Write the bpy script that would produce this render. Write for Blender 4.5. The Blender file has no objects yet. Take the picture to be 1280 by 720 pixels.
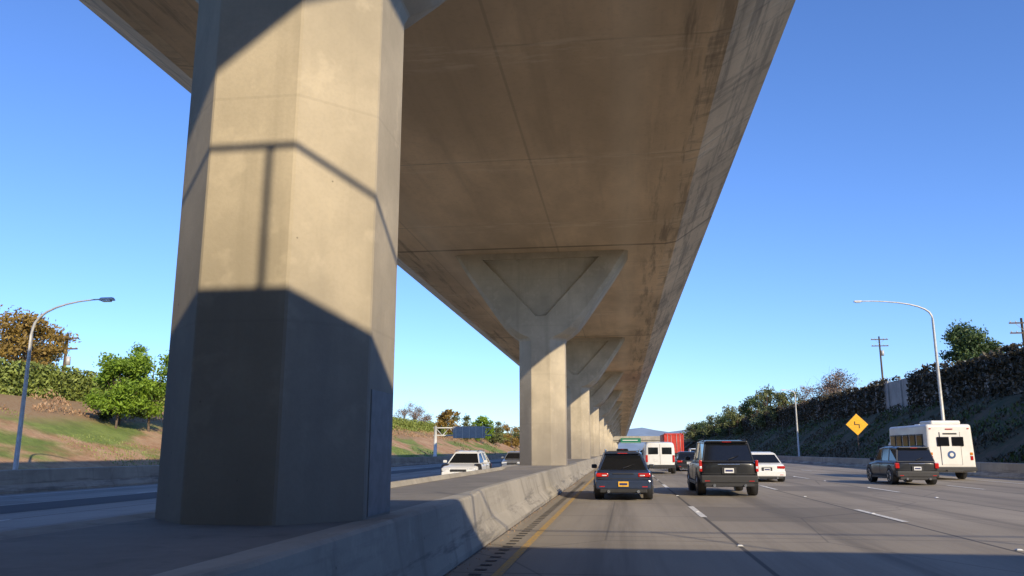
import bpy, bmesh, math, random
import numpy as np
from mathutils import Vector, Matrix, noise
random.seed(7); rng=np.random.default_rng(7)
scene=bpy.context.scene
COL=scene.collection

# ------------------------------------------------------------ node helpers
class NT:
    def __init__(s,name):
        s.m=bpy.data.materials.new(name); s.m.use_nodes=True
        s.t=s.m.node_tree; s.b=s.t.nodes['Principled BSDF']
    def n(s,typ,ins=None,**props):
        nd=s.t.nodes.new(typ)
        for k,v in props.items(): setattr(nd,k,v)
        for k,v in (ins or {}).items(): s.set(nd.inputs[k],v)
        return nd
    def set(s,sock,v):
        if isinstance(v,bpy.types.NodeSocket): s.t.links.new(v,sock)
        else: sock.default_value=v
    def math(s,op,a,b=0.0,c=0.0,clamp=False):
        nd=s.t.nodes.new('ShaderNodeMath'); nd.operation=op; nd.use_clamp=clamp
        s.set(nd.inputs[0],a); s.set(nd.inputs[1],b); s.set(nd.inputs[2],c); return nd.outputs[0]
    def mix(s,f,a,b,blend='MIX'):
        nd=s.t.nodes.new('ShaderNodeMix'); nd.data_type='RGBA'; nd.blend_type=blend
        s.set(nd.inputs[0],f)
        for i,v in ((6,a),(7,b)):
            if isinstance(v,(tuple,list)): v=tuple(v)+(1,) if len(v)==3 else v
            s.set(nd.inputs[i],v)
        return nd.outputs[2]
    def ss(s,v,a,b,lo=0.0,hi=1.0):
        nd=s.t.nodes.new('ShaderNodeMapRange'); nd.interpolation_type='SMOOTHSTEP'
        for i,x in enumerate((v,a,b,lo,hi)): s.set(nd.inputs[i],x)
        return nd.outputs[0]
    def pos(s): return s.n('ShaderNodeNewGeometry').outputs['Position']
    def obj(s): return s.n('ShaderNodeTexCoord').outputs['Object']
    def sep(s,v):
        nd=s.n('ShaderNodeSeparateXYZ',{0:v}); return nd.outputs
    def noise(s,vec,scale,detail=3,rough=.55,sc=(1,1,1)):
        if sc!=(1,1,1): vec=s.n('ShaderNodeMapping',{'Vector':vec,'Scale':sc}).outputs[0]
        return s.n('ShaderNodeTexNoise',{'Vector':vec,'Scale':scale,'Detail':detail,'Roughness':rough}).outputs['Fac']
    def bump(s,h,strength=.3,dist=.02):
        nd=s.n('ShaderNodeBump',{'Height':h,'Strength':strength,'Distance':dist}); s.set(s.b.inputs['Normal'],nd.outputs[0])
    def out(s,color,rough=.85,metal=0.0,coat=0.0):
        if isinstance(color,(tuple,list)): color=tuple(color)+(1,) if len(color)==3 else color
        s.set(s.b.inputs['Base Color'],color); s.set(s.b.inputs['Roughness'],rough); s.set(s.b.inputs['Metallic'],metal)
        s.set(s.b.inputs['Coat Weight'],coat); return s.m

def linefac(m,v,period,width,offset=0.0):
    f=m.math('FRACT',m.math('DIVIDE',m.math('SUBTRACT',v,offset),period))
    d=m.math('MINIMUM',f,m.math('SUBTRACT',1.0,f))
    return m.ss(d,width/period*.5,width/period*1.1,1.0,0.0)

def simple(name,color,rough=.5,metal=0.,coat=0.,var=.12,scale=6.):
    m=NT(name); nz=m.noise(m.obj(),scale,2)
    c=m.mix(m.ss(nz,.3,.7),tuple(x*(1-var) for x in color),tuple(min(1,x*(1+var)) for x in color))
    return m.out(c,rough,metal,coat)

def concrete(name,color,streak=.35,joint=None,foot_shade=0.,scuff=0.):
    m=NT(name); p=m.pos(); x,y,z=m.sep(p)
    a=m.noise(p,.5,4,.62); b=m.noise(p,1.0,4,.62,(1.9,1.9,.13)); f=m.noise(p,24,2,.6); h=m.noise(p,2.4,3,.6)
    c=m.mix(m.ss(a,.3,.72),tuple(q*.78 for q in color),tuple(q*1.12 for q in color))
    c=m.mix(m.math('MULTIPLY',m.ss(b,.52,.72),streak),c,tuple(q*.5 for q in color))
    c=m.mix(m.math('MULTIPLY',m.ss(h,.56,.7),.30),c,tuple(min(1,q*1.3) for q in color))
    c=m.mix(m.math('MULTIPLY',m.ss(f,.35,.75),.14),c,tuple(q*.6 for q in color))
    vo=m.n('ShaderNodeTexVoronoi',{'Vector':p,'Scale':2.6}).outputs['Distance']
    c=m.mix(m.ss(vo,.02,.045,.6,0.),c,(.05,.045,.04))
    if joint:
        l=linefac(m,z,joint,.02,.35)
        c=m.mix(m.math('MULTIPLY',l,.16),c,tuple(q*.5 for q in color))
    if foot_shade:   # shadow painted into the pier colour, deepest at the foot
        g=m.math('MULTIPLY',m.ss(m.math('ADD',z,m.math('MULTIPLY',m.math('SUBTRACT',b,.5),3.)),.9,4.2,foot_shade,0.),1.)
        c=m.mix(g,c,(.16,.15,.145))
    if scuff:
        t=m.noise(p,1.,4,.7,(3,.35,5)); k=m.math('MULTIPLY',m.ss(z,.25,.6,1.,.25),m.ss(t,.5,.66))
        c=m.mix(m.math('MULTIPLY',k,scuff),c,(.09,.085,.08))
    m.bump(f,.2,.008)
    return m.out(c,.88)

M={}
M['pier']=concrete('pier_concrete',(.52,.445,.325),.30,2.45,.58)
M['barrier']=concrete('barrier_concrete',(.41,.37,.30),.6,None,0.,.6)
M['fill']=concrete('median_fill_concrete',(.24,.215,.18),.5)
M['wall']=concrete('wall_concrete',(.38,.37,.34),.5)

def soffit(name,web=False):
    m=NT(name); p=m.pos(); x,y,z=m.sep(p)
    base=(.76,.585,.385)
    a=m.noise(p,.30,4,.62,(1.,.35,1)); b=m.noise(p,1.3,4,.6,(1.0,.05,1.)); f=m.noise(p,7,3,.65)
    c=m.mix(m.ss(a,.3,.7),tuple(q*.74 for q in base),tuple(q*1.08 for q in base))
    c=m.mix(m.math('MULTIPLY',m.ss(b,.5,.72),.34),c,tuple(q*.55 for q in base))
    c=m.mix(m.math('MULTIPLY',m.ss(f,.45,.8),.25),c,tuple(q*.5 for q in base))
    l1=linefac(m,x,6.6,.05,-2.9); l2=linefac(m,y,8.05,.05,8.8+1.5); l3=linefac(m,y,32.2,.16,8.8-2.2)
    c=m.mix(m.math('MULTIPLY',l1,.25),c,(.14,.11,.08))
    c=m.mix(m.math('MULTIPLY',l2,m.ss(a,.35,.6,.0,.35)),c,(.14,.11,.08))
    c=m.mix(m.math('MULTIPLY',l3,.6),c,(.09,.07,.05))
    h=m.noise(p,1.6,4,.6,(.5,2.2,1))
    e=m.math('MULTIPLY',linefac(m,y,8.05,.9,8.8+1.9),m.ss(h,.48,.66))
    c=m.mix(m.math('MULTIPLY',e,.32),c,(.88,.76,.58))
    st=m.noise(p,1.5,5,.7,(1.4,.10,1.))
    if web:
        s2=m.noise(p,1.0,4,.7,(.4,1.6,.4))
        c=m.mix(m.math('MULTIPLY',m.ss(s2,.5,.66),.4),c,(.16,.13,.10))
        c=m.mix(m.math('MULTIPLY',m.ss(st,.5,.62),.45),c,(.14,.115,.09))
    else:
        edge=m.ss(m.math('ABSOLUTE',m.math('ADD',x,4.2)),4.9,6.4)
        c=m.mix(m.math('MULTIPLY',edge,m.math('MULTIPLY',m.ss(st,.5,.66),.62)),c,(.16,.13,.10))
        pale=m.ss(m.math('ABSOLUTE',m.math('SUBTRACT',m.math('ABSOLUTE',m.math('ADD',x,4.2)),4.7)),.0,.9,.25,0.)
        c=m.mix(pale,c,(.88,.76,.57))
    m.bump(f,.25,.015)
    return m.out(c,.9)
M['soffit']=soffit('soffit_concrete'); M['web']=soffit('web_concrete',True)

def roadmat(name,base,lanex0,lanes=4.05):
    m=NT(name); p=m.pos(); x,y,z=m.sep(p)
    a=m.noise(p,.25,4,.6,(1,.3,1)); f=m.noise(p,22,3,.7); g=m.noise(p,1.0,4,.65,(2.2,.06,1))
    c=m.mix(m.ss(a,.3,.7),tuple(q*.78 for q in base),tuple(q*1.10 for q in base))
    c=m.mix(m.math('MULTIPLY',m.ss(g,.45,.7),.4),c,tuple(q*.55 for q in base))
    sx=m.math('FLOOR',m.math('DIVIDE',m.math('SUBTRACT',x,lanex0),lanes)); sy=m.math('FLOOR',m.math('DIVIDE',y,4.6))
    cv=m.n('ShaderNodeCombineXYZ',{0:sx,1:sy}).outputs[0]
    wn=m.n('ShaderNodeTexWhiteNoise',{'Vector':cv}).outputs['Value']
    c=m.mix(m.math('MULTIPLY',wn,.28),c,tuple(q*.55 for q in base))
    pt=m.ss(wn,.90,.93); c=m.mix(m.math('MULTIPLY',pt,.45),c,tuple(q*.4 for q in base))
    fr=m.math('FRACT',m.math('DIVIDE',m.math('SUBTRACT',x,lanex0),lanes))
    oil=m.ss(m.math('ABSOLUTE',m.math('SUBTRACT',fr,.5)),.02,.16,1.,0.)
    c=m.mix(m.math('MULTIPLY',oil,m.math('MULTIPLY',m.ss(g,.3,.6),.55)),c,tuple(q*.36 for q in base))
    lj=linefac(m,x,lanes,.045,lanex0); tj=linefac(m,y,4.6,.035,1.2)
    c=m.mix(m.math('MULTIPLY',lj,.8),c,(.04,.038,.036))
    c=m.mix(m.math('MULTIPLY',tj,.55),c,(.06,.055,.05))
    c=m.mix(m.math('MULTIPLY',m.ss(f,.4,.75),.3),c,tuple(q*.5 for q in base))
    pd=m.n('ShaderNodeMapping',{'Vector':p,'Scale':(.22,.12,1)}).outputs[0]
    vo=m.n('ShaderNodeTexVoronoi',{'Vector':pd,'Scale':1.},feature='DISTANCE_TO_EDGE').outputs['Distance']
    c=m.mix(m.math('MULTIPLY',m.ss(vo,.0,.006,1.,0.),.45),c,(.05,.045,.04))
    m.bump(f,.3,.006)
    return m.out(c,.82)
M['road']=roadmat('road_concrete',(.355,.305,.235),1.85)
M['road2']=roadmat('road_concrete_opposite',(.38,.35,.30),-9.6,3.9)
M['dark_strip']=roadmat('dark_pavement',(.075,.072,.07),-2.2,8.)

def paintmat(name,col,wear=.45,under=(.24,.215,.175)):
    m=NT(name); p=m.pos(); f=m.noise(p,9,4,.75)
    c=m.mix(m.math('MULTIPLY',m.ss(f,.44,.62),wear),col,under); return m.out(c,.75)
M['white_paint']=paintmat('white_road_paint',(.78,.76,.70)); M['yellow_paint']=paintmat('yellow_road_paint',(.52,.32,.08),.75)

def terrainmat():
    m=NT('hillside_soil_and_grass'); p=m.pos(); x,y,z=m.sep(p)
    a=m.noise(p,.11,4,.6,(1,.6,1)); b=m.noise(p,.6,4,.7); f=m.noise(p,5,4,.7)
    dirt=m.mix(m.ss(b,.3,.7),(.40,.21,.10),(.56,.37,.21))
    grass=m.mix(m.ss(b,.3,.7),(.13,.19,.03),(.25,.31,.065))
    straw=m.mix(m.ss(f,.3,.7),(.28,.16,.07),(.44,.31,.17))
    zz=m.math('ADD',z,m.math('MULTIPLY',m.math('SUBTRACT',a,.5),3.))
    c=m.mix(m.ss(a,.475,.56),dirt,grass)
    c=m.mix(m.ss(zz,3.2,4.0),c,straw)
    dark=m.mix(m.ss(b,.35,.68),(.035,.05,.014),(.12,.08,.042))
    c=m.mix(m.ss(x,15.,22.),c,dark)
    c=m.mix(m.math('MULTIPLY',m.ss(f,.4,.7),.3),c,(.09,.06,.035))
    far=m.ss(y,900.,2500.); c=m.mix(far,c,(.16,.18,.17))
    m.bump(f,.6,.08); return m.out(c,.95)
M['terrain']=terrainmat()

def leafmat(name,dark,light,trans=.0):
    m=NT(name); r=m.n('ShaderNodeNewGeometry').outputs['Random Per Island']; a=m.noise(m.pos(),.9,1)
    f=m.math('ADD',m.math('MULTIPLY',r,.6),m.math('MULTIPLY',m.ss(a,.35,.65),.4))
    c=m.mix(f,dark,light); m.out(c,.6)
    if trans:
        tr=m.n('ShaderNodeBsdfTranslucent',{'Color':c}); mx=m.n('ShaderNodeMixShader',{0:trans})
        m.t.links.new(m.b.outputs[0],mx.inputs[1]); m.t.links.new(tr.outputs[0],mx.inputs[2])
        m.t.links.new(mx.outputs[0],m.t.nodes['Material Output'].inputs[0])
    return m.m
M['leaf_bright']=leafmat('leaves_bright_green',(.09,.17,.014),(.34,.50,.05),.3)
M['leaf_dark']=leafmat('leaves_dark_green',(.02,.045,.01),(.10,.15,.035))
M['leaf_olive']=leafmat('leaves_olive',(.05,.07,.02),(.19,.20,.07))
M['leaf_gold']=leafmat('leaves_gold',(.16,.10,.02),(.42,.28,.06),.2)
M['leaf_brown']=leafmat('twigs_brown',(.10,.065,.045),(.32,.22,.145))
M['leaf_straw']=leafmat('dry_brush',(.24,.13,.07),(.50,.33,.19))
M['grassblade']=leafmat('grass_blades',(.12,.17,.03),(.28,.33,.08))
M['hedge']=leafmat('hedge_leaves',(.11,.15,.025),(.32,.38,.085))
M['ivy']=leafmat('ivy_leaves',(.017,.019,.008),(.10,.075,.038))
M['bark']=simple('bark',(.13,.095,.07),.9,var=.3,scale=10)
M['galv']=simple('galvanised_steel',(.55,.54,.50),.5,.2)
M['panelgrey']=simple('grey_access_panel',(.20,.20,.20),.6)
M['wood']=simple('weathered_wood',(.12,.085,.06),.9,var=.25)
M['tyre']=simple('tyre_rubber',(.018,.018,.018),.85)
M['rim']=simple('alloy_rim',(.45,.45,.46),.3,.9)
M['glass']=simple('dark_car_glass',(.010,.011,.013),.08,0,.0,var=.05)
M['trim']=simple('black_trim',(.022,.022,.024),.55)
M['red']=simple('tail_lamp_red',(.46,.014,.010),.2,0,.4,var=.2)
M['amber']=simple('amber_lens',(.65,.22,.02),.2,0,.5)
M['lens']=simple('headlamp_lens',(.75,.77,.8),.12,.2,.6)
M['plate']=simple('licence_plate',(.72,.72,.70),.4); M['plate_y']=simple('yellow_licence_plate',(.75,.42,.05),.4)
M['plate_txt']=simple('plate_characters',(.02,.03,.12),.5)
M['chrome']=simple('chrome',(.62,.62,.62),.15,1.)
M['sign_y']=simple('sign_yellow',(.90,.45,.01),.45); M['sign_b']=simple('sign_black',(.02,.02,.02),.6)
M['sign_g']=simple('sign_green',(.01,.16,.08),.45); M['sign_back']=simple('sign_grey_back',(.30,.32,.33),.6,.0)
M['p_blue']=simple('paint_dark_blue',(.032,.048,.092),.3,.3,.35,var=.04)
M['p_black']=simple('paint_black',(.010,.0105,.0115),.34,.0,.25,var=.04)
M['p_grey']=simple('paint_graphite',(.016,.017,.019),.34,.1,.25,var=.04)
M['p_white']=simple('paint_white',(.74,.74,.72),.35,0,.3,var=.03)
M['p_silver']=simple('paint_silver',(.36,.37,.38),.35,.6,.4,var=.03)
M['p_cream']=simple('bus_white_fibreglass',(.76,.73,.66),.4,0,.2,var=.04,scale=2)
M['p_red']=simple('container_red',(.52,.04,.022),.5,var=.15,scale=2)
M['decal']=simple('bus_decal_blue',(.02,.08,.22),.5)

# ------------------------------------------------------------ mesh helpers
def link(me,name,mats=(),parent=None,loc=None):
    o=bpy.data.objects.new(name,me); COL.objects.link(o)
    for k in mats: me.materials.append(M[k] if isinstance(k,str) else k)
    if parent: o.parent=parent
    if loc is not None: o.location=loc
    return o
def empty(name,loc=(0,0,0),rz=0.):
    e=bpy.data.objects.new(name,None); COL.objects.link(e); e.location=loc; e.rotation_euler=(0,0,rz); e.empty_display_size=.3; return e
def pyd(name,v,f,mats,parent=None,smooth=False,mi=None,loc=None):
    me=bpy.data.meshes.new(name); me.from_pydata([tuple(a) for a in v],[],[tuple(a) for a in f]); me.update()
    if smooth: me.polygons.foreach_set('use_smooth',[True]*len(me.polygons))
    if mi is not None: me.polygons.foreach_set('material_index',mi)
    return link(me,name,mats,parent,loc)
def box(name,lo,hi,matk,parent=None,bev=.0,seg=2,taper=None):
    bm=bmesh.new(); bmesh.ops.create_cube(bm,size=1)
    for v in bm.verts:
        v.co=Vector([lo[i]+(v.co[i]+.5)*(hi[i]-lo[i]) for i in range(3)])
    if taper: 
        cx=(lo[0]+hi[0])/2; cy=(lo[1]+hi[1])/2
        for v in bm.verts:
            if v.co.z>(lo[2]+hi[2])/2: v.co.x=cx+(v.co.x-cx)*taper[0]; v.co.y=cy+(v.co.y-cy)*taper[1]
    if bev: bmesh.ops.bevel(bm,geom=bm.edges[:],offset=bev,segments=seg,affect='EDGES',profile=.5)
    me=bpy.data.meshes.new(name); bm.to_mesh(me); bm.free()
    return link(me,name,[matk],parent)
def cyl(name,c,r,h,axis,matk,parent=None,seg=20,bev=0.,r2=None):
    bm=bmesh.new(); bmesh.ops.create_cone(bm,cap_ends=True,segments=seg,radius1=r,radius2=r if r2 is None else r2,depth=h)
    if bev: bmesh.ops.bevel(bm,geom=[e for e in bm.edges if len(e.link_faces)==2 and any(len(f.verts)>4 for f in e.link_faces)],offset=bev,segments=2,affect='EDGES')
    R={'x':Matrix.Rotation(math.pi/2,4,'Y'),'y':Matrix.Rotation(math.pi/2,4,'X'),'z':Matrix.Identity(4)}[axis]
    bmesh.ops.transform(bm,matrix=Matrix.Translation(c)@R,verts=bm.verts)
    me=bpy.data.meshes.new(name); bm.to_mesh(me); bm.free()
    for p in me.polygons: p.use_smooth=len(p.vertices)<=4
    return link(me,name,[matk],parent)
def tube_data(pts,rad,seg=8,V=None,F=None):
    V=[] if V is None else V; F=[] if F is None else F
    base=len(V); n=len(pts)
    for i,p in enumerate(pts):
        p=Vector(p); d=(Vector(pts[min(i+1,n-1)])-Vector(pts[max(i-1,0)])).normalized()
        a=d.cross(Vector((0,0,1))); 
        if a.length<.05: a=d.cross(Vector((0,1,0)))
        a.normalize(); b=d.cross(a)
        for k in range(seg):
            t=2*math.pi*k/seg; V.append(p+(a*math.cos(t)+b*math.sin(t))*rad[i])
    for i in range(n-1):
        for k in range(seg):
            F.append((base+i*seg+k,base+i*seg+(k+1)%seg,base+(i+1)*seg+(k+1)%seg,base+(i+1)*seg+k))
    F.append(tuple(base+k for k in range(seg))); F.append(tuple(base+(n-1)*seg+k for k in range(seg))[::-1])
    return V,F
def tube(name,pts,rad,matk,parent=None,seg=10):
    V,F=tube_data(pts,rad,seg); return pyd(name,V,F,[matk],parent,True)
def extrude_profile(name,prof,ys,mats,mi=None,parent=None,closed=True):
    V=[];F=[];I=[];n=len(prof)
    for y in ys:
        for (x,z) in prof: V.append((x,y,z))
    for j in range(len(ys)-1):
        for i in range(n if closed else n-1):
            k=(i+1)%n; F.append((j*n+i,(j+1)*n+i,(j+1)*n+k,j*n+k)); I.append(mi[i] if mi else 0)
    if closed:
        F.append(tuple(range(n))); I.append(0); F.append(tuple((len(ys)-1)*n+i for i in range(n))[::-1]); I.append(0)
    return pyd(name,V,F,mats,parent,False,I)

def leaf_arrays(P,size,up=0.):
    n=len(P); a=rng.normal(size=(n,3)); a/=np.linalg.norm(a,axis=1,keepdims=True)
    if up: a[:,2]=np.abs(a[:,2])+up; a/=np.linalg.norm(a,axis=1,keepdims=True)
    b=rng.normal(size=(n,3)); b=np.cross(a,b); b/=np.linalg.norm(b,axis=1,keepdims=True)
    s=(size*(.6+.8*rng.random(n)))[:,None]
    q=np.stack([P-a*s,P-b*s*.42,P+a*s,P+b*s*.42],axis=1).reshape(-1,3)
    return q
def quads_to_mesh(name,q,extraV=None,extraF=None,mats=(),parent=None,loc=None):
    nq=len(q)//4; eV=np.array([tuple(v) for v in (extraV or [])],dtype=np.float64).reshape(-1,3)
    V=np.concatenate([q,eV]); me=bpy.data.meshes.new(name)
    ef=extraF or []; tot=nq*4+sum(len(f) for f in ef)
    me.vertices.add(len(V)); me.vertices.foreach_set('co',V.astype(np.float32).ravel())
    me.loops.add(tot); li=np.concatenate([np.arange(nq*4)]+[np.array(f)+len(q) for f in ef]) if ef else np.arange(nq*4)
    me.loops.foreach_set('vertex_index',li.astype(np.int32))
    sizes=np.concatenate([np.full(nq,4),np.array([len(f) for f in ef],dtype=int)]) if ef else np.full(nq,4)
    st=np.concatenate([[0],np.cumsum(sizes)[:-1]])
    me.polygons.add(len(sizes)); me.polygons.foreach_set('loop_start',st.astype(np.int32)); me.polygons.foreach_set('loop_total',sizes.astype(np.int32))
    mi=np.zeros(len(sizes),dtype=np.int32); mi[nq:]=1
    o=link(me,name,mats,parent,loc); me.polygons.foreach_set('material_index',mi); me.update(calc_edges=True); me.validate(); return o

def tree(name,loc,height,crown,leafk,nleaf=5000,leafsize=.16,clumps=16,trunk=.14,lean=(0,0),flat=.75,branchy=False,crownbase=.35):
    V=[];F=[]; top=Vector((lean[0],lean[1],height*.62))
    pts=[Vector((0,0,-.3)),Vector((lean[0]*.3+.05,lean[1]*.3,height*.25)),Vector((lean[0]*.7,lean[1]*.7,height*.45)),top,Vector((lean[0]*1.2,lean[1]*1.2,height*.9))]
    tube_data(pts,[trunk*1.25,trunk,trunk*.75,trunk*.5,trunk*.15],7,V,F)
    cen=[];rad=[]
    for i in range(clumps):
        t=random.uniform(crownbase,1.); th=random.uniform(0,6.28)
        wr=crown*math.sin(min(1,(1.08-t)/(1.08-crownbase)*.9+.1)*math.pi*.85)**.6
        rr=wr*random.uniform(.25,.95)
        c=Vector((lean[0]*t+math.cos(th)*rr,lean[1]*t+math.sin(th)*rr,height*t-crown*.12))
        cen.append(c); rad.append(crown*random.uniform(.22,.44))
        s=pts[1].lerp(top,min(1,max(0,t-.25)*1.1)); mid=s.lerp(c,.5)+Vector((0,0,-.05*height))
        tube_data([s,mid,c],[trunk*.4,trunk*.25,trunk*.06],5,V,F)
        if branchy:
            for k in range(7):
                e=c+Vector([random.gauss(0,1)*crown*.28 for _ in range(3)]); tube_data([mid.lerp(c,random.random()),e],[trunk*.13,trunk*.04],4,V,F)
    w=np.array(rad)**2; idx=rng.choice(clumps,nleaf,p=w/w.sum()); C=np.array([tuple(c) for c in cen])[idx]; R=np.array(rad)[idx][:,None]
    d=rng.normal(size=(nleaf,3)); d/=np.linalg.norm(d,axis=1,keepdims=True); r=rng.random((nleaf,1))**.45*(1+.25*rng.normal(size=(nleaf,1)))
    P=C+d*R*r*np.array([1,1,flat]); q=leaf_arrays(P,leafsize)
    o=quads_to_mesh(name,q,V,F,[leafk,'bark'],None,loc); o.rotation_euler[2]=random.uniform(0,6.28); return o

# ------------------------------------------------------------ terrain
def sstep(t): t=max(0.,min(1.,t)); return t*t*(3-2*t)
def hz(x,y):
    n=noise.noise(Vector((x*.07,y*.03,0)))*.9+noise.noise(Vector((x*.3,y*.25,5)))*.25
    if x<-26.2:
        t=(-26.2-x)/13.8; z=5.2*(min(1,t)*.75+.25*sstep(t)); return -.03+z+n*min(1,t)*.6*(1 if t<1 else .5)
    if x>21.9:
        t=(x-21.9)/10.2; z=6.2*(min(1,t)*.8+.2*sstep(t)); return -.03+z+n*min(1,t)*.5
    return -.06
xs=[-3500,-1500,-600,-250,-120,-80,-65]+list(np.arange(-55,-26.2,1.))+[-26.2,-21.,-12,0,12,20.5,21.9]+list(np.arange(22.5,50,1.))+[60,80,120,250,600,1500,3500]
ys=[-500,-150,-60,-20]+list(np.arange(0,160,2.))+list(np.arange(160,420,6.))+list(range(430,1000,40))+[1200,1700,2500,4500]
V=[(x,y,hz(x,y) if y<1100 else hz(x,y)*.3) for y in ys for x in xs]; n=len(xs)
F=[(j*n+i,j*n+i+1,(j+1)*n+i+1,(j+1)*n+i) for j in range(len(ys)-1) for i in range(n-1)]
pyd('ground_terrain',V,F,['terrain'],smooth=True)
V=[];F=[]; N=90
for i in range(N):
    x=-2600+5600*i/(N-1); h=95+70*noise.noise(Vector((x*.0012,3,0)))+28*noise.noise(Vector((x*.006,1,0)))
    V+= [(x,3600,-5),(x,3800,max(20,h)*.6),(x,4000,max(25,h))]
for i in range(N-1):
    for k in range(2): F.append((i*3+k,(i+1)*3+k,(i+1)*3+k+1,i*3+k+1))
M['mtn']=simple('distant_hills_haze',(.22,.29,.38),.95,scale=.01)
pyd('distant_hills',V,F,['mtn'],smooth=True)

# roads
def sheet(name,x0,x1,y0,y1,z,matk,parent=None):
    return pyd(name,[(x0,y0,z),(x1,y0,z),(x1,y1,z),(x0,y1,z)],[(0,1,2,3)],[matk],parent)
sheet('freeway_road',-2.6,21.,-200,1100,0.,'road'); sheet('opposite_freeway_road',-21.4,-5.2,-200,1100,0.,'road2')
sheet('dark_lane_strip',-17.0,-14.8,-200,1100,.004,'dark_strip')  # darker strip running along the opposite road
def strips(name,items,matk,z=.008):
    V=[];F=[]
    for (x0,x1,y0,y1) in items:
        b=len(V); V+=[(x0,y0,z),(x1,y0,z),(x1,y1,z),(x0,y1,z)]; F.append((b,b+1,b+2,b+3))
    return pyd(name,V,F,[matk])
it=[]
for X,ph in ((1.85,19.4),(6.0,18.7),(10.1,17.3),(14.15,20.)):
    k=-6
    while True:
        y=ph+k*14.6
        if y>600: break
        it.append((X-.075,X+.075,y,y+3.7)); k+=1
it.append((18.2,18.33,-150,900)); strips('lane_markings',it,'white_paint')
it=[(-6.9,-6.75,-150,900),(-20.4,-20.25,-150,900)]
for X in (-9.6,-13.4,-17.3):
    it+=[(X-.07,X+.07,y,y+3.7) for y in np.arange(-60,500,14.6)]
strips('opposite_lane_markings',it,'white_paint')
strips('yellow_edge_line',[(-1.60,-1.48,-150,900)],'yellow_paint')
strips('rumble_strip',[(-1.90,-1.74,y,y+.12) for y in np.arange(3,40,.42)],M['dark_strip'])
V=[];F=[]
for X in (1.85,6.0,10.1):
    for y in np.arange(-8+1.7+20,200,7.3):
        b=len(V); s=.05
        V+=[(X-s,y-s,.008),(X+s,y-s,.008),(X+s,y+s,.008),(X-s,y+s,.008),(X-s*.6,y-s*.5,.026),(X+s*.6,y-s*.5,.026),(X+s*.6,y+s*.5,.026),(X-s*.6,y+s*.5,.026)]
        F+=[(b+4,b+5,b+6,b+7),(b,b+1,b+5,b+4),(b+1,b+2,b+6,b+5),(b+2,b+3,b+7,b+6),(b+3,b,b+4,b+7)]
pyd('pavement_markers',V,F,['plate'])
n=1100; P=np.stack([-2.17+np.abs(rng.normal(size=n))*.08,4+90*rng.random(n)**1.4,.010+.01*rng.random(n)],1)
quads_to_mesh('roadside_litter',leaf_arrays(P,.014),mats=['leaf_straw'])

# ------------------------------------------------------------ median + barriers
CX=-3.86; Y0=8.8; SP=32.2; NC=25
far=[(-2.2,-.05),(-2.2,.08),(-2.40,.30),(-2.52,.78),(-2.55,.81),(-2.66,.815)]
near=[(-2.2,-.05),(-2.2,.08),(-2.25,.30),(-2.32,.78),(-2.35,.81),(-2.42,.815)]
st=[]
for i in range(-2,NC+1):
    c=Y0+i*SP
    st+= [(c-6.6,0),(c-5.2,.5),(c-3.8,1),(c,1),(c+3.6,1),(c+4.6,.75),(c+5.4,.25),(c+6.4,0)]
V=[];F=[];I=[]
for y,w in st:
    r=[(a[0]*(1-w)+b[0]*w,a[1]*(1-w)+b[1]*w) for a,b in zip(far,near)]
    sink=.79 if w>0 else .70
    full=r+[(-2.72,sink),(CX,sink),(2*CX+2.72,sink)]+[(2*CX-x,z) for x,z in r[::-1]]
    V+=[(x,y,z) for x,z in full]
n=len(full)
for j in range(len(st)-1):
    for i in range(n-1): F.append((j*n+i,j*n+i+1,(j+1)*n+i+1,(j+1)*n+i)); I.append(1 if i in (6,7) else 0)
o=pyd('median_barrier',V,F,['barrier','fill'],mi=I)
def jersey(name,x,side,y0,y1):
    p=[(0,-.05),(0,.08),(.14,.3),(.2,.8),(.24,.83),(.40,.83),(.44,.8),(.44,-.05)]
    extrude_profile(name,[(x+side*a,b) for a,b in p],[y0]+list(np.arange(y0+20,y1,20))+[y1],['barrier'])
jersey('roadside_barrier',21.,1,-100,700); jersey('roadside_barrier',-21.4,-1,-100,700)

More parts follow.
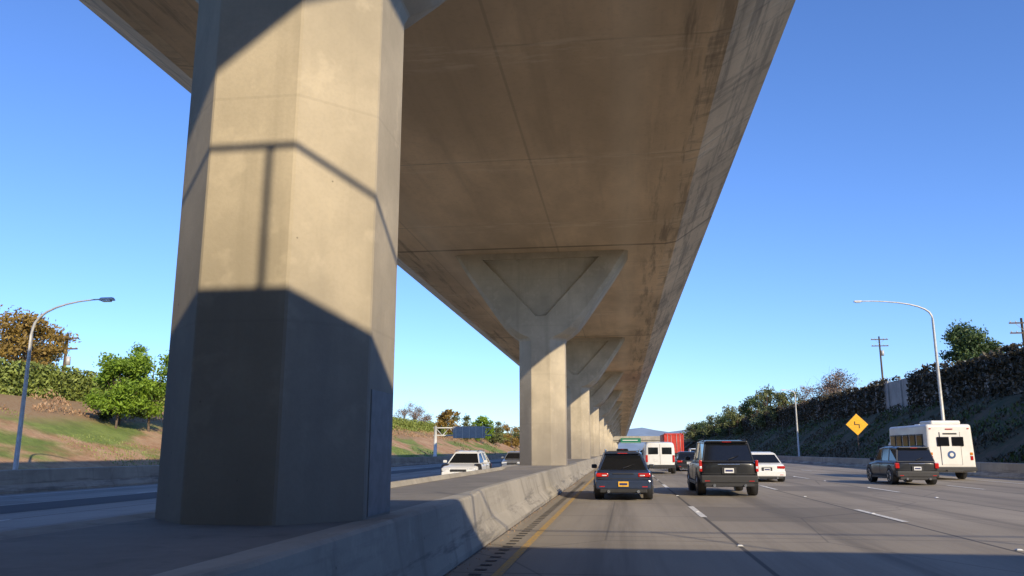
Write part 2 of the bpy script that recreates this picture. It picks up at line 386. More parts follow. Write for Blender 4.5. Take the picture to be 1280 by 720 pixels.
# ------------------------------------------------------------ viaduct
via=empty('elevated_viaduct')
prof=[(2.45,11.5),(2.95,11.58),(3.5,11.95),(4.6,12.72),(4.75,12.82),(4.78,13.6),(4.5,13.6),(4.42,13.2),(-13.1,13.2),(-13.2,13.5),(-13.5,13.5),(-13.48,12.82),(-13.3,12.72),(-12.1,11.95),(-11.5,11.58),(-11.,11.5)]
mi=[1,1,1,1,2,2,2,2,2,2,2,1,1,1,1,0]
deck=extrude_profile('viaduct_deck',prof,[-90]+list(np.arange(-60,800,16.1)),['soffit','web','pier'],mi,via)
def pier_mesh():
    def ring(hx,hy,z,c=.414):
        cx=cy=min(hx,hy)*(1-c); 
        return [(-hx+cx,-hy,z),(hx-cx,-hy,z),(hx,-hy+cy,z),(hx,hy-cy,z),(hx-cx,hy,z),(-hx+cx,hy,z),(-hx,hy-cy,z),(-hx,-hy+cy,z)]
    a=1.165
    L=[(a,a,.6,.414),(a,a,3.,.414),(a,a,6.95,.414),(a+.05,a,7.08,.44),(1.50,a,7.28,.56),(1.85,a,7.6,.66),(2.22,a,8.1,.74),(3.05,a,9.3,.80),(3.8,a,10.4,.83),(4.3,a+.02,11.2,.84),(4.5,a+.04,11.52,.84)]
    V=[];F=[]
    for l in L: V+=ring(*l)
    for j in range(len(L)-1):
        for i in range(8): F.append((j*8+i,j*8+(i+1)%8,(j+1)*8+(i+1)%8,(j+1)*8+i))
    F.append(tuple(range(8))[::-1]); F.append(tuple((len(L)-1)*8+i for i in range(8)))
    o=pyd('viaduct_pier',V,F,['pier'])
    cut=[]
    for sy in (-1,1):
        tri=[(-3.0,11.2),(3.0,11.2),(.25,8.2),(-.25,8.2)]
        y0,y1=sy*(a-.18),sy*(a+1)
        v=[(x,y0,z) for x,z in tri]+[(x,y1,z) for x,z in tri]
        f=[(0,1,2,3),(7,6,5,4),(0,4,5,1),(1,5,6,2),(2,6,7,3),(3,7,4,0)]
        c=pyd('cut',v,f,[]); 
        bm=bmesh.new(); bm.from_mesh(c.data); bmesh.ops.recalc_face_normals(bm,faces=bm.faces); bm.to_mesh(c.data); bm.free()
        md=o.modifiers.new('b','BOOLEAN'); md.operation='DIFFERENCE'; md.object=c; md.solver='EXACT'; cut.append(c)
    dg=bpy.context.evaluated_depsgraph_get(); me=bpy.data.meshes.new_from_object(o.evaluated_get(dg))
    bpy.data.objects.remove(o)
    for c in cut: bpy.data.objects.remove(c)
    bm=bmesh.new(); bm.from_mesh(me); 
    ed=[e for e in bm.edges if len(e.link_faces)==2 and e.calc_face_angle(0)>.35]
    bmesh.ops.bevel(bm,geom=ed,offset=.018,segments=1,affect='EDGES'); bm.to_mesh(me); bm.free()
    me.name='viaduct_pier'; return me
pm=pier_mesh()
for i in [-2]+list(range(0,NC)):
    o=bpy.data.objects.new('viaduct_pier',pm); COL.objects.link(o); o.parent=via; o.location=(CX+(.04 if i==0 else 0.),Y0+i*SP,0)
box('access_panel',(CX+.04+1.166,Y0-.40,.82),(CX+.04+1.176,Y0+.42,2.15),'panelgrey',via)

# overpass crossing behind the camera (throws the shadow over the road and pier)
ov=empty('road_overpass')
def xslab(name,y0,y1,z0,z1,x0,x1,parent,matk='pier'): return box(name,(x0,y0,z0),(x1,y1,z1),matk,parent)
xslab('deck',-46,-.95,6.0,7.1,-70,70,ov,'barrier'); xslab('unseen_parapet_front',-1.2,-.83,7.1,8.0,-70,70,ov); xslab('unseen_parapet_back',-46,-45.7,7.1,8.0,-70,70,ov)  # unseen deck stretched far back to cut sky and bounce light on the pier
tube('unseen_fence_rail',[(-70,-.95,9.6),(70,-.95,9.6)],[.036,.036],'galv',ov,6)
for x in np.arange(-67.5,70,5.): tube('fence_post',[(x,-.95,7.9),(x,-.95,9.6)],[.034,.034],'galv',ov,6)
for x in (-23.,22.5): box('abutment',(x-1.,-45,-.1),(x+1.,-2,6.),'barrier',ov)
for y in (-12,-24,-36): box('median_column',(-4.4,y-.6,.7),(-3.3,y+.6,6.),'barrier',ov,.08)
ov2=empty('road_overpass')
xslab('deck',330,344,4.9,6.0,-120,120,ov2,'barrier'); xslab('parapet',329.6,330,5.6,7.2,-120,120,ov2,'barrier')
for x in (-22.5,-4.,21.5): box('column',(x-.8,333,-.1),(x+.8,341,4.9),'barrier',ov2)
sg=empty('overhead_guide_sign',(-3.,328.9,-.6)); box('panel',(3.,-.1,5.0),(11.,.05,7.0),'sign_g',sg,.02); box('panel_border',(3.15,-.12,5.12),(10.85,-.102,5.2),'p_white',sg); box('legend',(3.8,-.12,6.0),(9.8,-.102,6.3),'p_white',sg)
box('mounting_frame',(3.5,.05,5.4),(10.5,.6,5.6),'galv',sg)

# ------------------------------------------------------------ hilltop walls
bx=empty('retaining_wall'); box('wall_body',(32.4,-60,5.),(32.8,420,9.6),'wall',bx)
for y in np.arange(-55,420,4.5): box('pilaster',(32.25,y,5.),(32.397,y+.45,9.8),'wall',bx)
def ivy(name,n,xf,yr,zr,size,matk,bias=1.,skip=None,th=.35,sx=.2,topn=1.,zb=.8):
    y=yr[0]+(yr[1]-yr[0])*rng.random(n)**bias
    h=np.array([noise.noise(Vector((0,float(v)*.12,3)))*1.1+noise.noise(Vector((7,float(v)*.7,3)))*.5 for v in y])*topn
    z=zr[0]+(zr[1]-zr[0]+h)*rng.random(n)**zb; thick=np.array([noise.noise(Vector((float(b)*.5,float(a)*.5,9))) for a,b in zip(y,z)])
    x=xf+rng.normal(size=n)*sx+thick*th
    P=np.stack([x,y,z],1)
    if skip is not None: P=P[~((y>skip[0])&(y<skip[1])&(z<zr[1]-.1+thick*1.5))]
    return quads_to_mesh(name,leaf_arrays(P,size),mats=[matk])
ivy('ivy_on_wall',60000,32.2,(20,420),(5.4,10.0),.22,'ivy',1.5,(95,104),.35,.12,.6)
ivy('hedge',75000,-40.7,(24,300),(4.4,7.5),.15,'hedge',2.1,None,.35,.22,.3)
pyd('hedge_core',*(lambda ys_:( [p for y in ys_ for p in ((-41.0,y,4.2),(-41.0,y,7.15+noise.noise(Vector((0,y*.12,3)))*.3),(-41.6,y,7.1),(-41.6,y,4.2))], [(j*4+i,j*4+i+1,(j+1)*4+i+1,(j+1)*4+i) for j in range(len(ys_)-1) for i in range(3)]))(list(np.arange(0,320,2.))),['hedge'])
def cover(name,n,xr,yr,size,matk,thr,bias=1.5,hgt=.25,sc=.25,up=.6):
    x=xr[0]+(xr[1]-xr[0])*rng.random(n); y=yr[0]+(yr[1]-yr[0])*rng.random(n)**bias; P=[]
    for a,b in zip(x,y):
        v=noise.noise(Vector((a*sc,b*sc,thr*10)))
        if v>thr: P.append((a,b,hz(a,b)+random.random()*hgt*(.4+max(0,v-thr)*3)))
    return quads_to_mesh(name,leaf_arrays(np.array(P),size,up),mats=[matk])
cover('slope_ground_cover',36000,(22.4,32.2),(25,380),.15,'ivy',-.05,1.7,.35)
cover('slope_green_shrubs',26000,(23,31.5),(30,300),.15,'leaf_dark',.05,1.7,.6)
cover('grass',30000,(-37,-26),(16,130),.06,'grassblade',.15,1.6,.07,.2,1.5)
cover('dry_grass',30000,(-40.0,-36.),(20,240),.09,'leaf_straw',-.1,1.7,.4,.3,1.2)
cover('slope_shrubs',9000,(-38,-28),(80,320),.2,'leaf_olive',.3,1.3,1.2,.2)

# ------------------------------------------------------------ trees
def tz(x,y): return (x,y,hz(x,y)-.05)
tree('young_green_tree',tz(-34.2,51.4),5.1,1.9,'leaf_bright',8000,.13,28,.07,crownbase=.28)
tree('young_green_tree',tz(-34.,55.),6.2,2.1,'leaf_bright',8500,.13,30,.08,crownbase=.26)
tree('young_green_tree',tz(-35.,53.),3.6,1.7,'leaf_dark',2500,.13,10,.06,crownbase=.15)
tree('golden_tree',tz(-46,57),7.0,3.0,'leaf_gold',8500,.15,30,.14,crownbase=.2)
tree('golden_tree',tz(-53,68),6.2,3.0,'leaf_olive',6500,.15,24,.14,crownbase=.2)
for x,y,h,c,k,br in ((-42,155,5.8,2.8,'leaf_brown',1),(-42,163,5.2,2.6,'leaf_brown',1),(-43,175,5.4,3.,'leaf_brown',1),(-38,177,6.2,3.,'leaf_gold',0),(-37,190,5.8,3.2,'leaf_olive',0),(-35,204,6.6,3.2,'leaf_bright',0),(-34,222,6.2,3.1,'leaf_olive',0),(-33,246,6.6,3.8,'leaf_gold',0),(-32,264,6.8,4.,'leaf_dark',0),(-31,290,7.2,4.,'leaf_bright',0)):
    tree('bare_tree' if br else 'hillside_tree',tz(x,y),h,c,k,1500 if br else 2600,.12 if br else .26,14,.12,branchy=bool(br),crownbase=.2)
tree('round_tree',tz(36.2,88),7.9,2.9,'leaf_dark',14000,.17,44,.2,crownbase=.45,flat=.9)
tree('bare_tree',tz(34.,136),8.2,3.8,'leaf_brown',4200,.14,22,.2,branchy=True,crownbase=.2)
tree('bare_tree',tz(34.5,146),7.2,3.6,'leaf_brown',3600,.14,20,.2,branchy=True,crownbase=.2)
tree('bare_tree',tz(36,118),5.2,2.8,'leaf_brown',3200,.14,18,.15,branchy=True,crownbase=.25)
tree('bare_tree',tz(36,102),4.8,2.8,'leaf_brown',3200,.14,18,.15,branchy=True,crownbase=.25)
for x,y,h,c,k in ((34,172,7.5,3.4,'leaf_olive'),(33,188,9.2,4.,'leaf_olive'),(33.5,204,8.4,4.,'leaf_dark'),(31,222,7.5,4.,'leaf_olive'),(32,246,7,4.4,'leaf_dark'),(31,268,7,4.2,'leaf_olive'),(30,300,7.5,4.8,'leaf_dark'),(29,326,7.5,5,'leaf_olive'),(36,232,8,4,'leaf_brown')):
    tree('hillside_tree',tz(x,y),h,c,k,3600,.26,24,.22,crownbase=.15)
V=[];F=[]; tube_data([(0,0,0),(.1,0,4),(.15,0,8.6)],[.22,.17,.15],7,V,F); Q=[]
for k in range(34):
    th=random.uniform(0,6.28); el=random.uniform(-.6,1.1)
    for s in np.linspace(.2,1.9,14):
        z=8.6+math.sin(el)*s-.28*s*s; r=math.cos(el)*s
        Q.append((.15+math.cos(th)*r,math.sin(th)*r,z))
quads_to_mesh('palm_tree',leaf_arrays(np.array(Q),.26),V,F,['leaf_dark','bark'],None,tz(35,196))
Pm=[]
for i in range(240):
    x=random.choice([random.uniform(-120,-28),random.uniform(26,140)]); y=random.uniform(345,760); r=random.uniform(2.5,5.5)
    z=hz(x,y)+r*.7; d=rng.normal(size=(90,3)); d/=np.linalg.norm(d,axis=1,keepdims=True)
    Pm.append(np.array([x,y,z])+d*r*(rng.random((90,1))**.4)*np.array([1.2,1.2,.85]))
quads_to_mesh('distant_trees',leaf_arrays(np.concatenate(Pm),.75),mats=['leaf_olive'])

# ------------------------------------------------------------ street furniture
def street_lamp(loc,h,arm,rise,side=-1,r=.11):
    e=empty('street_lamp',loc)
    cyl('base_flange',(0,0,.06),r*2.2,.12,'z','galv',e,12); 
    V=[(0,0,0),(0,0,h*.5),(0,0,h*.93)]; R=[r,r*.8,r*.62]
    for t in np.linspace(.1,1,9):
        a=t*math.pi/2
        V.append((side*arm*(1-math.cos(a))**1.15 if t<1 else side*arm,0,h*.93+rise*math.sin(a)**.9)); R.append(r*.6-.35*r*t)
    tube('pole_and_arm',V,R,'galv',e,10)
    z=h*.93+rise; x=side*arm
    o=box('lamp_head',(x-.33,-.12,z-.07),(x+.33,.12,z+.06),'galv',e,.04,2,(.8,.7)); box('lamp_glass',(x-.18,-.09,z-.12),(x+.18,.09,z-.066),'lens',e,.02)
    return e
street_lamp((-23.5,29.2,-.05),6.6,3.15,1.4,1,.10)
street_lamp((23.3,62.5,.4),11.5,5.2,1.5,-1,.14)
street_lamp((22.3,107,0),9.2,1.4,.6,-1,.13)
def utility_pole(loc,h):
    e=empty('utility_pole',loc); tube('pole',[(0,0,0),(0,0,h*.5),(0,0,h)],[.17,.15,.11],'wood',e,8)
    for z in (h-.5,h-1.5):
        box('crossarm',(-1.25,-.16,z-.07),(1.25,-.11,z+.07),'wood',e)
        for x in (-1.1,-.6,.6,1.1): cyl('insulator',(x,-.13,z+.14),.05,.16,'z','galv',e,8)
    tube('brace',[(-.7,-.14,h-.5),(0,-.14,h-1.2),(.7,-.14,h-.5)],[.025]*3,'galv',e,5)
    cyl('transformer',(.32,0,h-2.6),.22,.8,'z','galv',e,12)
utility_pole(tz(40,129),12.6); utility_pole(tz(39.8,84.5),8.2); utility_pole(tz(-51,68),7.1)
e=empty('warning_sign',(22.95,83,.3)); tube('post',[(0,.06,-.3),(0,.06,4.4)],[.05,.05],'wood',e,8)
for s,y,k in ((1.55,0,'sign_b'),(1.47,-.012,'sign_y')):
    o=box('panel',(-s/2,y-.01,-s/2),(s/2,y+.01,s/2),k,e,.008); o.location=(0,0,3.7); o.rotation_euler=(0,math.pi/4,0)
box('symbol',(-.26,-.035,3.65),(-.17,-.024,4.0),'sign_b',e); box('symbol_2',(-.17,-.035,3.65),(.24,-.024,3.73),'sign_b',e); box('symbol_3',(.15,-.035,3.35),(.24,-.024,3.65),'sign_b',e)
e=empty('sign_gantry',(-27.2,118,-.1)); tube('post',[(0,0,0),(0,0,5.2)],[.28,.22],'p_white',e,12)
for z in (3.8,4.9): tube('chord',[(-.3,0,z),(8.4,0,z)],[.1,.1],'galv',e,8)
for i in range(8): tube('brace',[(i*1.05,0,3.8 if i%2 else 4.9),(i*1.05+1.05,0,4.9 if i%2 else 3.8)],[.06,.06],'galv',e,6)
box('panel',(2.7,-.25,3.4),(7.5,-.18,5.1),'sign_back',e,.02)
for x in np.arange(3.1,7.4,1.): box('stiffener',(x,-.33,3.35),(x+.1,-.25,5.15),'galv',e)

# ------------------------------------------------------------ vehicles
def loft(name,stations,matk,parent,sub=2):
    V=[];F=[];n=None
    for (y,hw,zb,zt) in stations:
        dz=zt-zb
        half=[(.78*hw,zb),(.955*hw,zb+.06*dz),(1.0*hw,zb+.30*dz),(1.0*hw,zb+.62*dz),(.975*hw,zb+.88*dz),(.90*hw,zt-.01),(.6*hw,zt+.012)]
        ring=half+[(-x,z) for x,z in half[::-1]]; n=len(ring); V+=[(x,y,z) for x,z in ring]
    for j in range(len(stations)-1):
        for i in range(n): F.append((j*n+i,j*n+(i+1)%n,(j+1)*n+(i+1)%n,(j+1)*n+i))
    for j,rev in ((0,True),(len(stations)-1,False)):
        for i in range(n//2-1):
            q=(j*n+i,j*n+i+1,j*n+n-2-i,j*n+n-1-i); F.append(q[::-1] if rev else q)
    o=pyd(name,V,F,[matk],parent,True)
    bm=bmesh.new(); bm.from_mesh(o.data); bmesh.ops.recalc_face_normals(bm,faces=bm.faces); bm.to_mesh(o.data); bm.free()
    md=o.modifiers.new('s','SUBSURF'); md.levels=sub; md.render_levels=sub; return o
def greenhouse(parent,paint,hwb,hwt,zb,zt,yb,yt,crown=.05):
    n=len(yb); bm=bmesh.new(); B={};
    for s in (-1,1):
        for i in range(n):
            e=i in (0,n-1)
            B[s,i,0]=bm.verts.new((s*hwb*(.95 if e else 1),yb[i],zb))
            B[s,i,1]=bm.verts.new((s*hwt*(.93 if e else 1),yt[i],zt-(.035 if e else 0)))
    gl=[]
    for s in (-1,1):
        for i in range(n-1):
            f=bm.faces.new([B[s,i,0],B[s,i+1,0],B[s,i+1,1],B[s,i,1]]); gl.append(f)
    gl.append(bm.faces.new([B[-1,0,0],B[1,0,0],B[1,0,1],B[-1,0,1]])); gl.append(bm.faces.new([B[-1,n-1,0],B[1,n-1,0],B[1,n-1,1],B[-1,n-1,1]]))
    top=[bm.faces.new([B[-1,i,1],B[1,i,1],B[1,i+1,1],B[-1,i+1,1]]) for i in range(n-1)]
    bmesh.ops.recalc_face_normals(bm,faces=bm.faces)
    bmesh.ops.inset_region(bm,faces=top,thickness=.17,depth=0.0)
    for v in {v for f in top for v in f.verts}: v.co.z+=crown
    bmesh.ops.inset_individual(bm,faces=gl,thickness=.06,depth=0)
    bmesh.ops.inset_individual(bm,faces=gl,thickness=.012,depth=-.014)
    for f in gl: f.material_index=1
    me=bpy.data.meshes.new('cabin'); bm.to_mesh(me); bm.free()
    for p in me.polygons: p.use_smooth=False
    o=link(me,'cabin',[paint,'glass'],parent); md=o.modifiers.new('b','BEVEL'); md.width=.045; md.segments=4; md.limit_method='ANGLE'; md.angle_limit=.45; md.use_clamp_overlap=True
    return o
def wheel(parent,x,y,r,w,s):
    cyl('wheel_arch',(x-s*.02,y,r+.055),r+.05,.28,'x','trim',parent,28)
    cyl('tyre',(x,y,r),r,w,'x','tyre',parent,28,.03); cyl('rim',(x+s*(w/2),y,r),r*.62,.03,'x','rim',parent,20,.008)
    for k in range(5):
        a=k*1.2566; box('spoke',(-.02,-.03,.04),(.02,.03,r*.58),'trim',parent).matrix_local=Matrix.Translation((x+s*(w/2+.012),y,r))@Matrix.Rotation(a+.3,4,'X')
def vehicle(name,loc,L,W,H,paint,kind,rz=0.,plate='plate',sub=2):
    e=empty(name,loc,rz); h=W/2; low=kind=='sedan'
    belt=H*(.63 if low else .61); gc=.2 if low else .27; r=.33 if low else .38
    if kind=='bigsuv': gc=.36; r=.41; belt=H*.62
    hood=belt-(.1 if low else .07)
    tail=belt-.04 if low else belt
    S=[(0.,.80*h,gc+.22,tail-.10),(.02*L,.93*h,gc+.10,tail-.03),(.07*L,.985*h,gc+.03,tail),(.2*L,h,gc,belt),(.45*L,h,gc,belt),(.66*L,h,gc,belt-.01),(.74*L,.99*h,gc,hood),(.90*L,.96*h,gc+.02,hood-.06),(.965*L,.90*h,gc+.05,hood-.16),(L,.74*h,gc+.12,hood-.30)]
    loft('body',S,paint,e,sub)
    if low: yb=[.10*L,.30*L,.48*L,.74*L]; yt=[.22*L,.33*L,.46*L,.56*L]
    elif kind=='crossover': yb=[.035*L,.22*L,.44*L,.72*L]; yt=[.13*L,.26*L,.43*L,.55*L]
    else: yb=[.025*L,.24*L,.46*L,.70*L]; yt=[.075*L,.25*L,.45*L,.58*L]
    tw=.68 if kind=='crossover' else (.70 if low else .78)
    greenhouse(e,paint,.90*h,tw*h,belt-.035,H-.07,yb,yt)
    for s in (-1,1):
        for y in (.175*L,.815*L): wheel(e,s*(h-.125),y,r,.25,s)
        mx=sorted((s*(h-.02),s*(h+.17)))
        box('mirror',(mx[0],.62*L,belt-.02),(mx[1],.62*L+.12,belt+.12),paint,e,.04,3)
        box('mirror_glass',(s*(h+.085)-.06,.62*L-.006,belt+.01),(s*(h+.085)+.06,.62*L+.004,belt+.10),'trim',e)
        box('headlamp',(s*.66*h-.2,.93*L,hood-.30),(s*.66*h+.2,.985*L,hood-.16),'lens',e,.03)
        box('door_seam',(s*(h+.001)-.003,.455*L,gc+.15),(s*(h+.001)+.003,.455*L+.012,belt-.08),'trim',e)
        box('door_handle',(s*(h+.008)-.015,.40*L,belt-.17),(s*(h+.008)+.015,.40*L+.18,belt-.14),'chrome' if not low else paint,e,.008)
        box('sill',(s*(h-.03)-.03,.26*L,gc-.02),(s*(h-.03)+.03,.73*L,gc+.09),'trim',e,.015)
    rb=-.05
    box('rear_bumper',(-.93*h,rb,gc+.06),(.93*h,.12,gc+.34),paint if kind in('sedan','crossover') else 'trim',e,.05,3)
    box('rear_valance',(-.8*h,rb+.02,gc-.05),(.8*h,.2,gc+.12),'trim',e,.03)
    pz=gc+.14 if kind=='crossover' else belt-.40
    py=-.072 if kind=='crossover' else -.042
    if kind!='crossover': box('plate_recess',(-.24,-.035,pz-.03),(.24,.02,pz+.185),'trim',e,.01)
    box('licence_plate',(-.155,py-.012,pz),(.155,py,pz+.155),plate,e,.006); box('plate_characters',(-.12,py-.015,pz+.045),(.12,py-.0125,pz+.11),'plate_txt',e)
    for s in (-1,1):
        def lamp(nm,x0,x1,y0,y1,z0,z1,k,b=.03,seg=3): box(nm,(min(s*x0,s*x1),y0,z0),(max(s*x0,s*x1),y1,z1),k,e,b,seg)
        if kind=='crossover': 
            lamp('tail_lamp',.50*h,.92*h,-.012,.14,belt-.22,belt-.10,'red'); lamp('reverse_lamp',.56*h,.72*h,-.018,.0,belt-.19,belt-.155,'lens',.008)
        elif low: lamp('tail_lamp',.52*h,.92*h,-.01,.16,belt-.28,belt-.15,'red')
        elif kind=='bigsuv':
            lamp('tail_lamp',.87*h,.965*h,.005,.17,belt-.36,belt+.02,'red',.025); lamp('reverse_lamp',.88*h,.95*h,-.004,.01,belt-.26,belt-.18,'lens',.008)
        else:
            lamp('tail_lamp',.78*h,.96*h,-.012,.17,belt-.32,belt-.08,'red')
        box('reflector',(s*.72*h-.08,rb-.006,gc+.13),(s*.72*h+.08,rb+.01,gc+.155),'red',e)
        cyl('exhaust',(s*.5*h,-.03,gc+.0),.045,.16,'y','chrome',e,14)
        if not low:
            V=[(s*tw*h*.9,.15*L,H-.04),(s*tw*h*.9,.18*L,H+.01),(s*tw*h*.9,.5*L,H+.01),(s*tw*h*.9,.54*L,H-.04)]; tube('roof_rail',V,[.02]*4,'trim' if kind!='crossover' else 'chrome',e,6)
    if not low:
        box('spoiler',(-tw*h*.88,yt[0]-.14,H-.115),(tw*h*.88,yt[0]+.1,H-.05),paint,e,.028,3); box('high_brake_lamp',(-.15,yt[0]-.15,H-.10),(.15,yt[0]-.137,H-.082),'red',e)
        box('hatch_garnish',(-.36*h,-.012,belt-.14),(.36*h,.05,belt-.105),'chrome' if kind!='crossover' else 'trim',e,.01)
        a=Vector((0,yb[0]-.02,belt+.04)); b=Vector((.35,yb[0]+(yt[0]-yb[0])*.3-.02,belt+.16)); tube('rear_wiper',[a,b],[.012,.008],'trim',e,5)
        box('hatch_seam',(-.88*h,-.004,gc+.37),(.88*h,.04,gc+.385),'trim',e)
    box('grille',(-.42*h,.975*L,gc+.24),(.42*h,L+.012,hood-.22),'trim',e,.03); box('front_bumper',(-.86*h,.95*L,gc+.02),(.86*h,L+.03,gc+.24),paint,e,.05,3)
    box('front_plate',(-.155,L+.03,gc+.09),(.155,L+.042,gc+.23),'plate',e)
    return e
vehicle('blue_suv',(0.05,25.4,.01),4.8,1.80,1.50,'p_blue','crossover',0,'plate_y')
vehicle('black_suv',(3.55,28.0,.01),5.2,2.0,1.87,'p_black','bigsuv')
vehicle('white_sedan',(7.0,41.,.01),4.8,1.85,1.45,'p_white','sedan')
vehicle('black_suv',(12.95,38.2,.01),4.7,1.9,1.70,'p_grey','suv',-.0)
vehicle('white_sedan',(-7.6,42.5,.01),4.7,1.86,1.5,'p_white','crossover',math.pi)
vehicle('silver_sedan',(-8.2,66,.01),4.7,1.8,1.45,'p_silver','sedan',math.pi)
vehicle('dark_suv',(-7.6,88,.01),4.7,1.9,1.75,'p_black','suv',math.pi,sub=1)
vehicle('grey_sedan',(1.6,72,.01),4.7,1.85,1.45,'p_silver','sedan',sub=1)
vehicle('dark_sedan',(5.0,62,.01),4.7,1.85,1.45,'p_grey','sedan',sub=1)
vehicle('white_suv',(8.2,90,.01),4.7,1.9,1.75,'p_white','suv',sub=1)
vehicle('dark_suv',(.2,105,.01),4.7,1.9,1.75,'p_black','suv',sub=1)

e=empty('white_van',(2.55,54.5,.01))
loft('body',[(0,.9,.45,1.95),(.08,.98,.32,2.02),(1.,1.,.28,2.06),(3.4,1.,.28,2.06),(4.,.99,.28,1.72),(4.5,.97,.3,1.15),(5.0,.85,.4,.95)],'p_white',e)
for s in (-1,1):
    box('rear_window',(s*.44-.32,-.012,1.25),(s*.44+.32,.03,1.7),'glass',e,.02); box('tail_lamp',(s*.87-.07,-.012,.75),(s*.87+.07,.1,1.2),'red',e,.02)
    box('side_window',(s*1.0-.01,3.1,1.25),(s*1.0+.01,3.9,1.7),'glass',e,.008); box('mirror',(s*1.12-.09,3.9,1.2),(s*1.12+.09,4.0,1.5),'trim',e,.03)
    for y in (.9,4.1): wheel(e,s*.88,y,.35,.24,s)
box('rear_bumper',(-.95,-.08,.35),(.95,.1,.58),'trim',e,.04); box('door_seam',(-.006,-.008,.6),(.006,.02,1.9),'trim',e); box('licence_plate',(-.4,-.016,.8),(-.1,.0,.95),'plate',e)

# shuttle bus
e=empty('shuttle_bus',(17.15,45.4,.01),math.radians(1.5)); Wb=1.2
box('coach_body',(-Wb,0,.55),(Wb,5.6,2.86),'p_cream',e,.14,4,(.95,.99)); box('skirt',(-Wb+.02,.1,.38),(Wb-.02,5.5,.8),'p_cream',e,.04)
box('cab',(-1.0,5.5,.5),(1.0,7.,2.0),'p_cream',e,.15,3,(.85,.72)); box('hood',(-.95,6.6,.5),(.95,7.6,1.3),'p_cream',e,.15,3)
box('windscreen',(-.8,6.62,1.35),(.8,6.9,1.85),'glass',e,.03)
for s in (-1,1):
    for y in (.55,1.55,2.55,3.55,4.5):
        o=box('side_window_frame',(s*1.175-.02,y-.06,1.52),(s*1.175+.02,y+.78,2.36),'trim',e,.012); o=box('side_window',(s*1.19-.02,y,1.58),(s*1.19+.02,y+.72,2.3),'glass',e,.01)
    box('tail_lamp',(s*1.0-.07,-.02,1.0),(s*1.0+.07,.04,1.22),'red',e,.015); box('turn_lamp',(s*1.0-.07,-.02,1.26),(s*1.0+.07,.04,1.4),'amber',e,.015)
    box('marker_lamp',(s*.95-.05,-.01,2.6),(s*.95+.05,.05,2.65),'red',e,.01)
    for y in (1.5,6.4): wheel(e,s*(1.02 if y<3 else .9),y,.4,.3,s)
    tube('mirror_arm',[(s*.95,6.5,1.5),(s*1.35,6.7,1.6)],[.02,.02],'trim',e,6); box('mirror',(s*1.38-.1,6.66,1.4),(s*1.38+.1,6.74,1.8),'trim',e,.03)
box('rear_door_frame',(-.5,-.02,.75),(.5,.03,2.45),'p_cream',e,.02); box('rear_door_seam_1',(-.515,-.012,.75),(-.5,.03,2.45),'trim',e); box('rear_door_seam_2',(.5,-.012,.75),(.515,.03,2.45),'trim',e)
for s in (-1,1): box('rear_window',(s*.36-.30,-.034,1.72),(s*.36+.30,.0,2.2),'glass',e,.03)
cyl('emblem',(0,-.03,1.28),.20,.02,'y','decal',e,24); cyl('emblem_inner',(0,-.044,1.28),.10,.01,'y','p_cream',e,20); box('fleet_number',(-.35,-.03,2.32),(.35,-.022,2.4),'trim',e)
box('rear_bumper',(-1.15,-.16,.42),(1.15,.05,.66),'trim',e,.04); box('step',(-.4,-.3,.42),(.4,-.14,.5),'trim',e,.015)
box('licence_plate',(-.95,-.03,.78),(-.65,-.01,.93),'plate',e); box('third_brake_lamp',(-.18,-.02,2.58),(.18,.03,2.63),'red',e,.008)
box('roof_air_conditioner',(-.75,.3,2.84),(.75,1.9,3.06),'p_cream',e,.08,3); box('roof_vent',(-.3,3.2,2.84),(.3,3.9,2.96),'p_cream',e,.04)
for k,(a,b) in enumerate(((.6,1.5),(2.,2.5),(2.9,4.6))): box('side_decal',(-1.207,a,1.0),(-1.2,b,1.32),'decal',e)

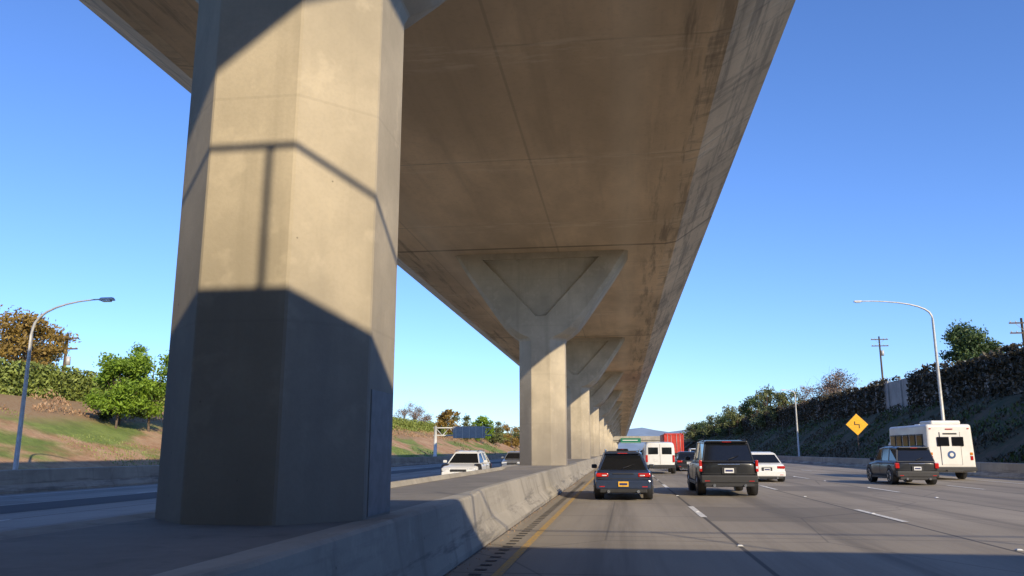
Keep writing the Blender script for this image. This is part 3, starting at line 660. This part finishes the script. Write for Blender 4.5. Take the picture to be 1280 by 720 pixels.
# container truck
e=empty('container_truck',(6.9,108,.01))
box('container_core',(-1.2,.05,1.2),(1.2,12.1,3.65),'p_red',e)
for s in (-1,1):
    for k in range(14): box('corrugation',(s*1.225-.022,.2+k*.28,1.3),(s*1.225+.022,.34+k*.28,3.55),'p_red',e)
    box('corner_post',(s*1.16-.08,-.02,1.2),(s*1.16+.08,.15,3.7),'p_red',e,.01)
    for x in (.35,.8): cyl('lock_rod',(s*x,-.0,2.42),.025,2.3,'z','galv',e,8)
    box('tail_lamp',(s*.95-.12,-.05,.95),(s*.95+.12,.05,1.1),'red',e,.01); box('mud_flap',(s*.9-.3,1.2,.2),(s*.9+.3,1.24,1.),'trim',e)
    for y in (1.9,3.2,10.4): cyl('tyre',(s*.92,y,.52),.52,.55,'x','tyre',e,20,.03)
box('header',(-1.2,-.02,3.5),(1.2,.12,3.7),'p_red',e,.01); box('chassis',(-.5,.2,.85),(.5,13,1.2),'trim',e); box('under_ride_guard',(-1.15,-.02,.5),(1.15,.08,.62),'plate',e)
box('tractor_cab',(-1.15,12.6,.7),(1.15,15.,3.3),'p_white',e,.15,3,(.95,.9))

# ------------------------------------------------------------ light
AZ=math.radians(35.5); EL=math.radians(25.)
d=Vector((-math.sin(AZ)*math.cos(EL),math.cos(AZ)*math.cos(EL),-math.sin(EL)))
sun=bpy.data.lights.new('sun','SUN'); sun.energy=5.; sun.angle=math.radians(.5); sun.color=(1.,.85,.61)
so=bpy.data.objects.new('sun',sun); COL.objects.link(so); so.rotation_euler=d.to_track_quat('-Z','Y').to_euler(); so.location=(30,-40,40)
w=bpy.data.worlds.new('World'); scene.world=w; w.use_nodes=True; nt=w.node_tree
sky=nt.nodes.new('ShaderNodeTexSky'); sky.sky_type='NISHITA'; sky.sun_disc=False; sky.sun_elevation=EL; sky.sun_rotation=math.pi-AZ
sky.air_density=1.0; sky.dust_density=.2; sky.ozone_density=3.
mx=nt.nodes.new('ShaderNodeMix'); mx.data_type='RGBA'; mx.blend_type='MULTIPLY'; mx.inputs[0].default_value=1.; mx.inputs[7].default_value=(.96,1.24,1.82,1)
bg=nt.nodes['Background']; nt.links.new(sky.outputs[0],mx.inputs[6]); nt.links.new(mx.outputs[2],bg.inputs[0]); bg.inputs[1].default_value=.12

cam=bpy.data.cameras.new('camera'); co=bpy.data.objects.new('camera',cam); COL.objects.link(co); scene.camera=co
cam.sensor_width=36; cam.lens=28.1; cam.clip_end=9000; cam.clip_start=.1
co.location=(0,0,1.5); co.rotation_euler=(math.radians(90+11.5),0,math.radians(7.6))
scene.view_settings.view_transform='Standard'; scene.view_settings.look='None'; scene.view_settings.exposure=0
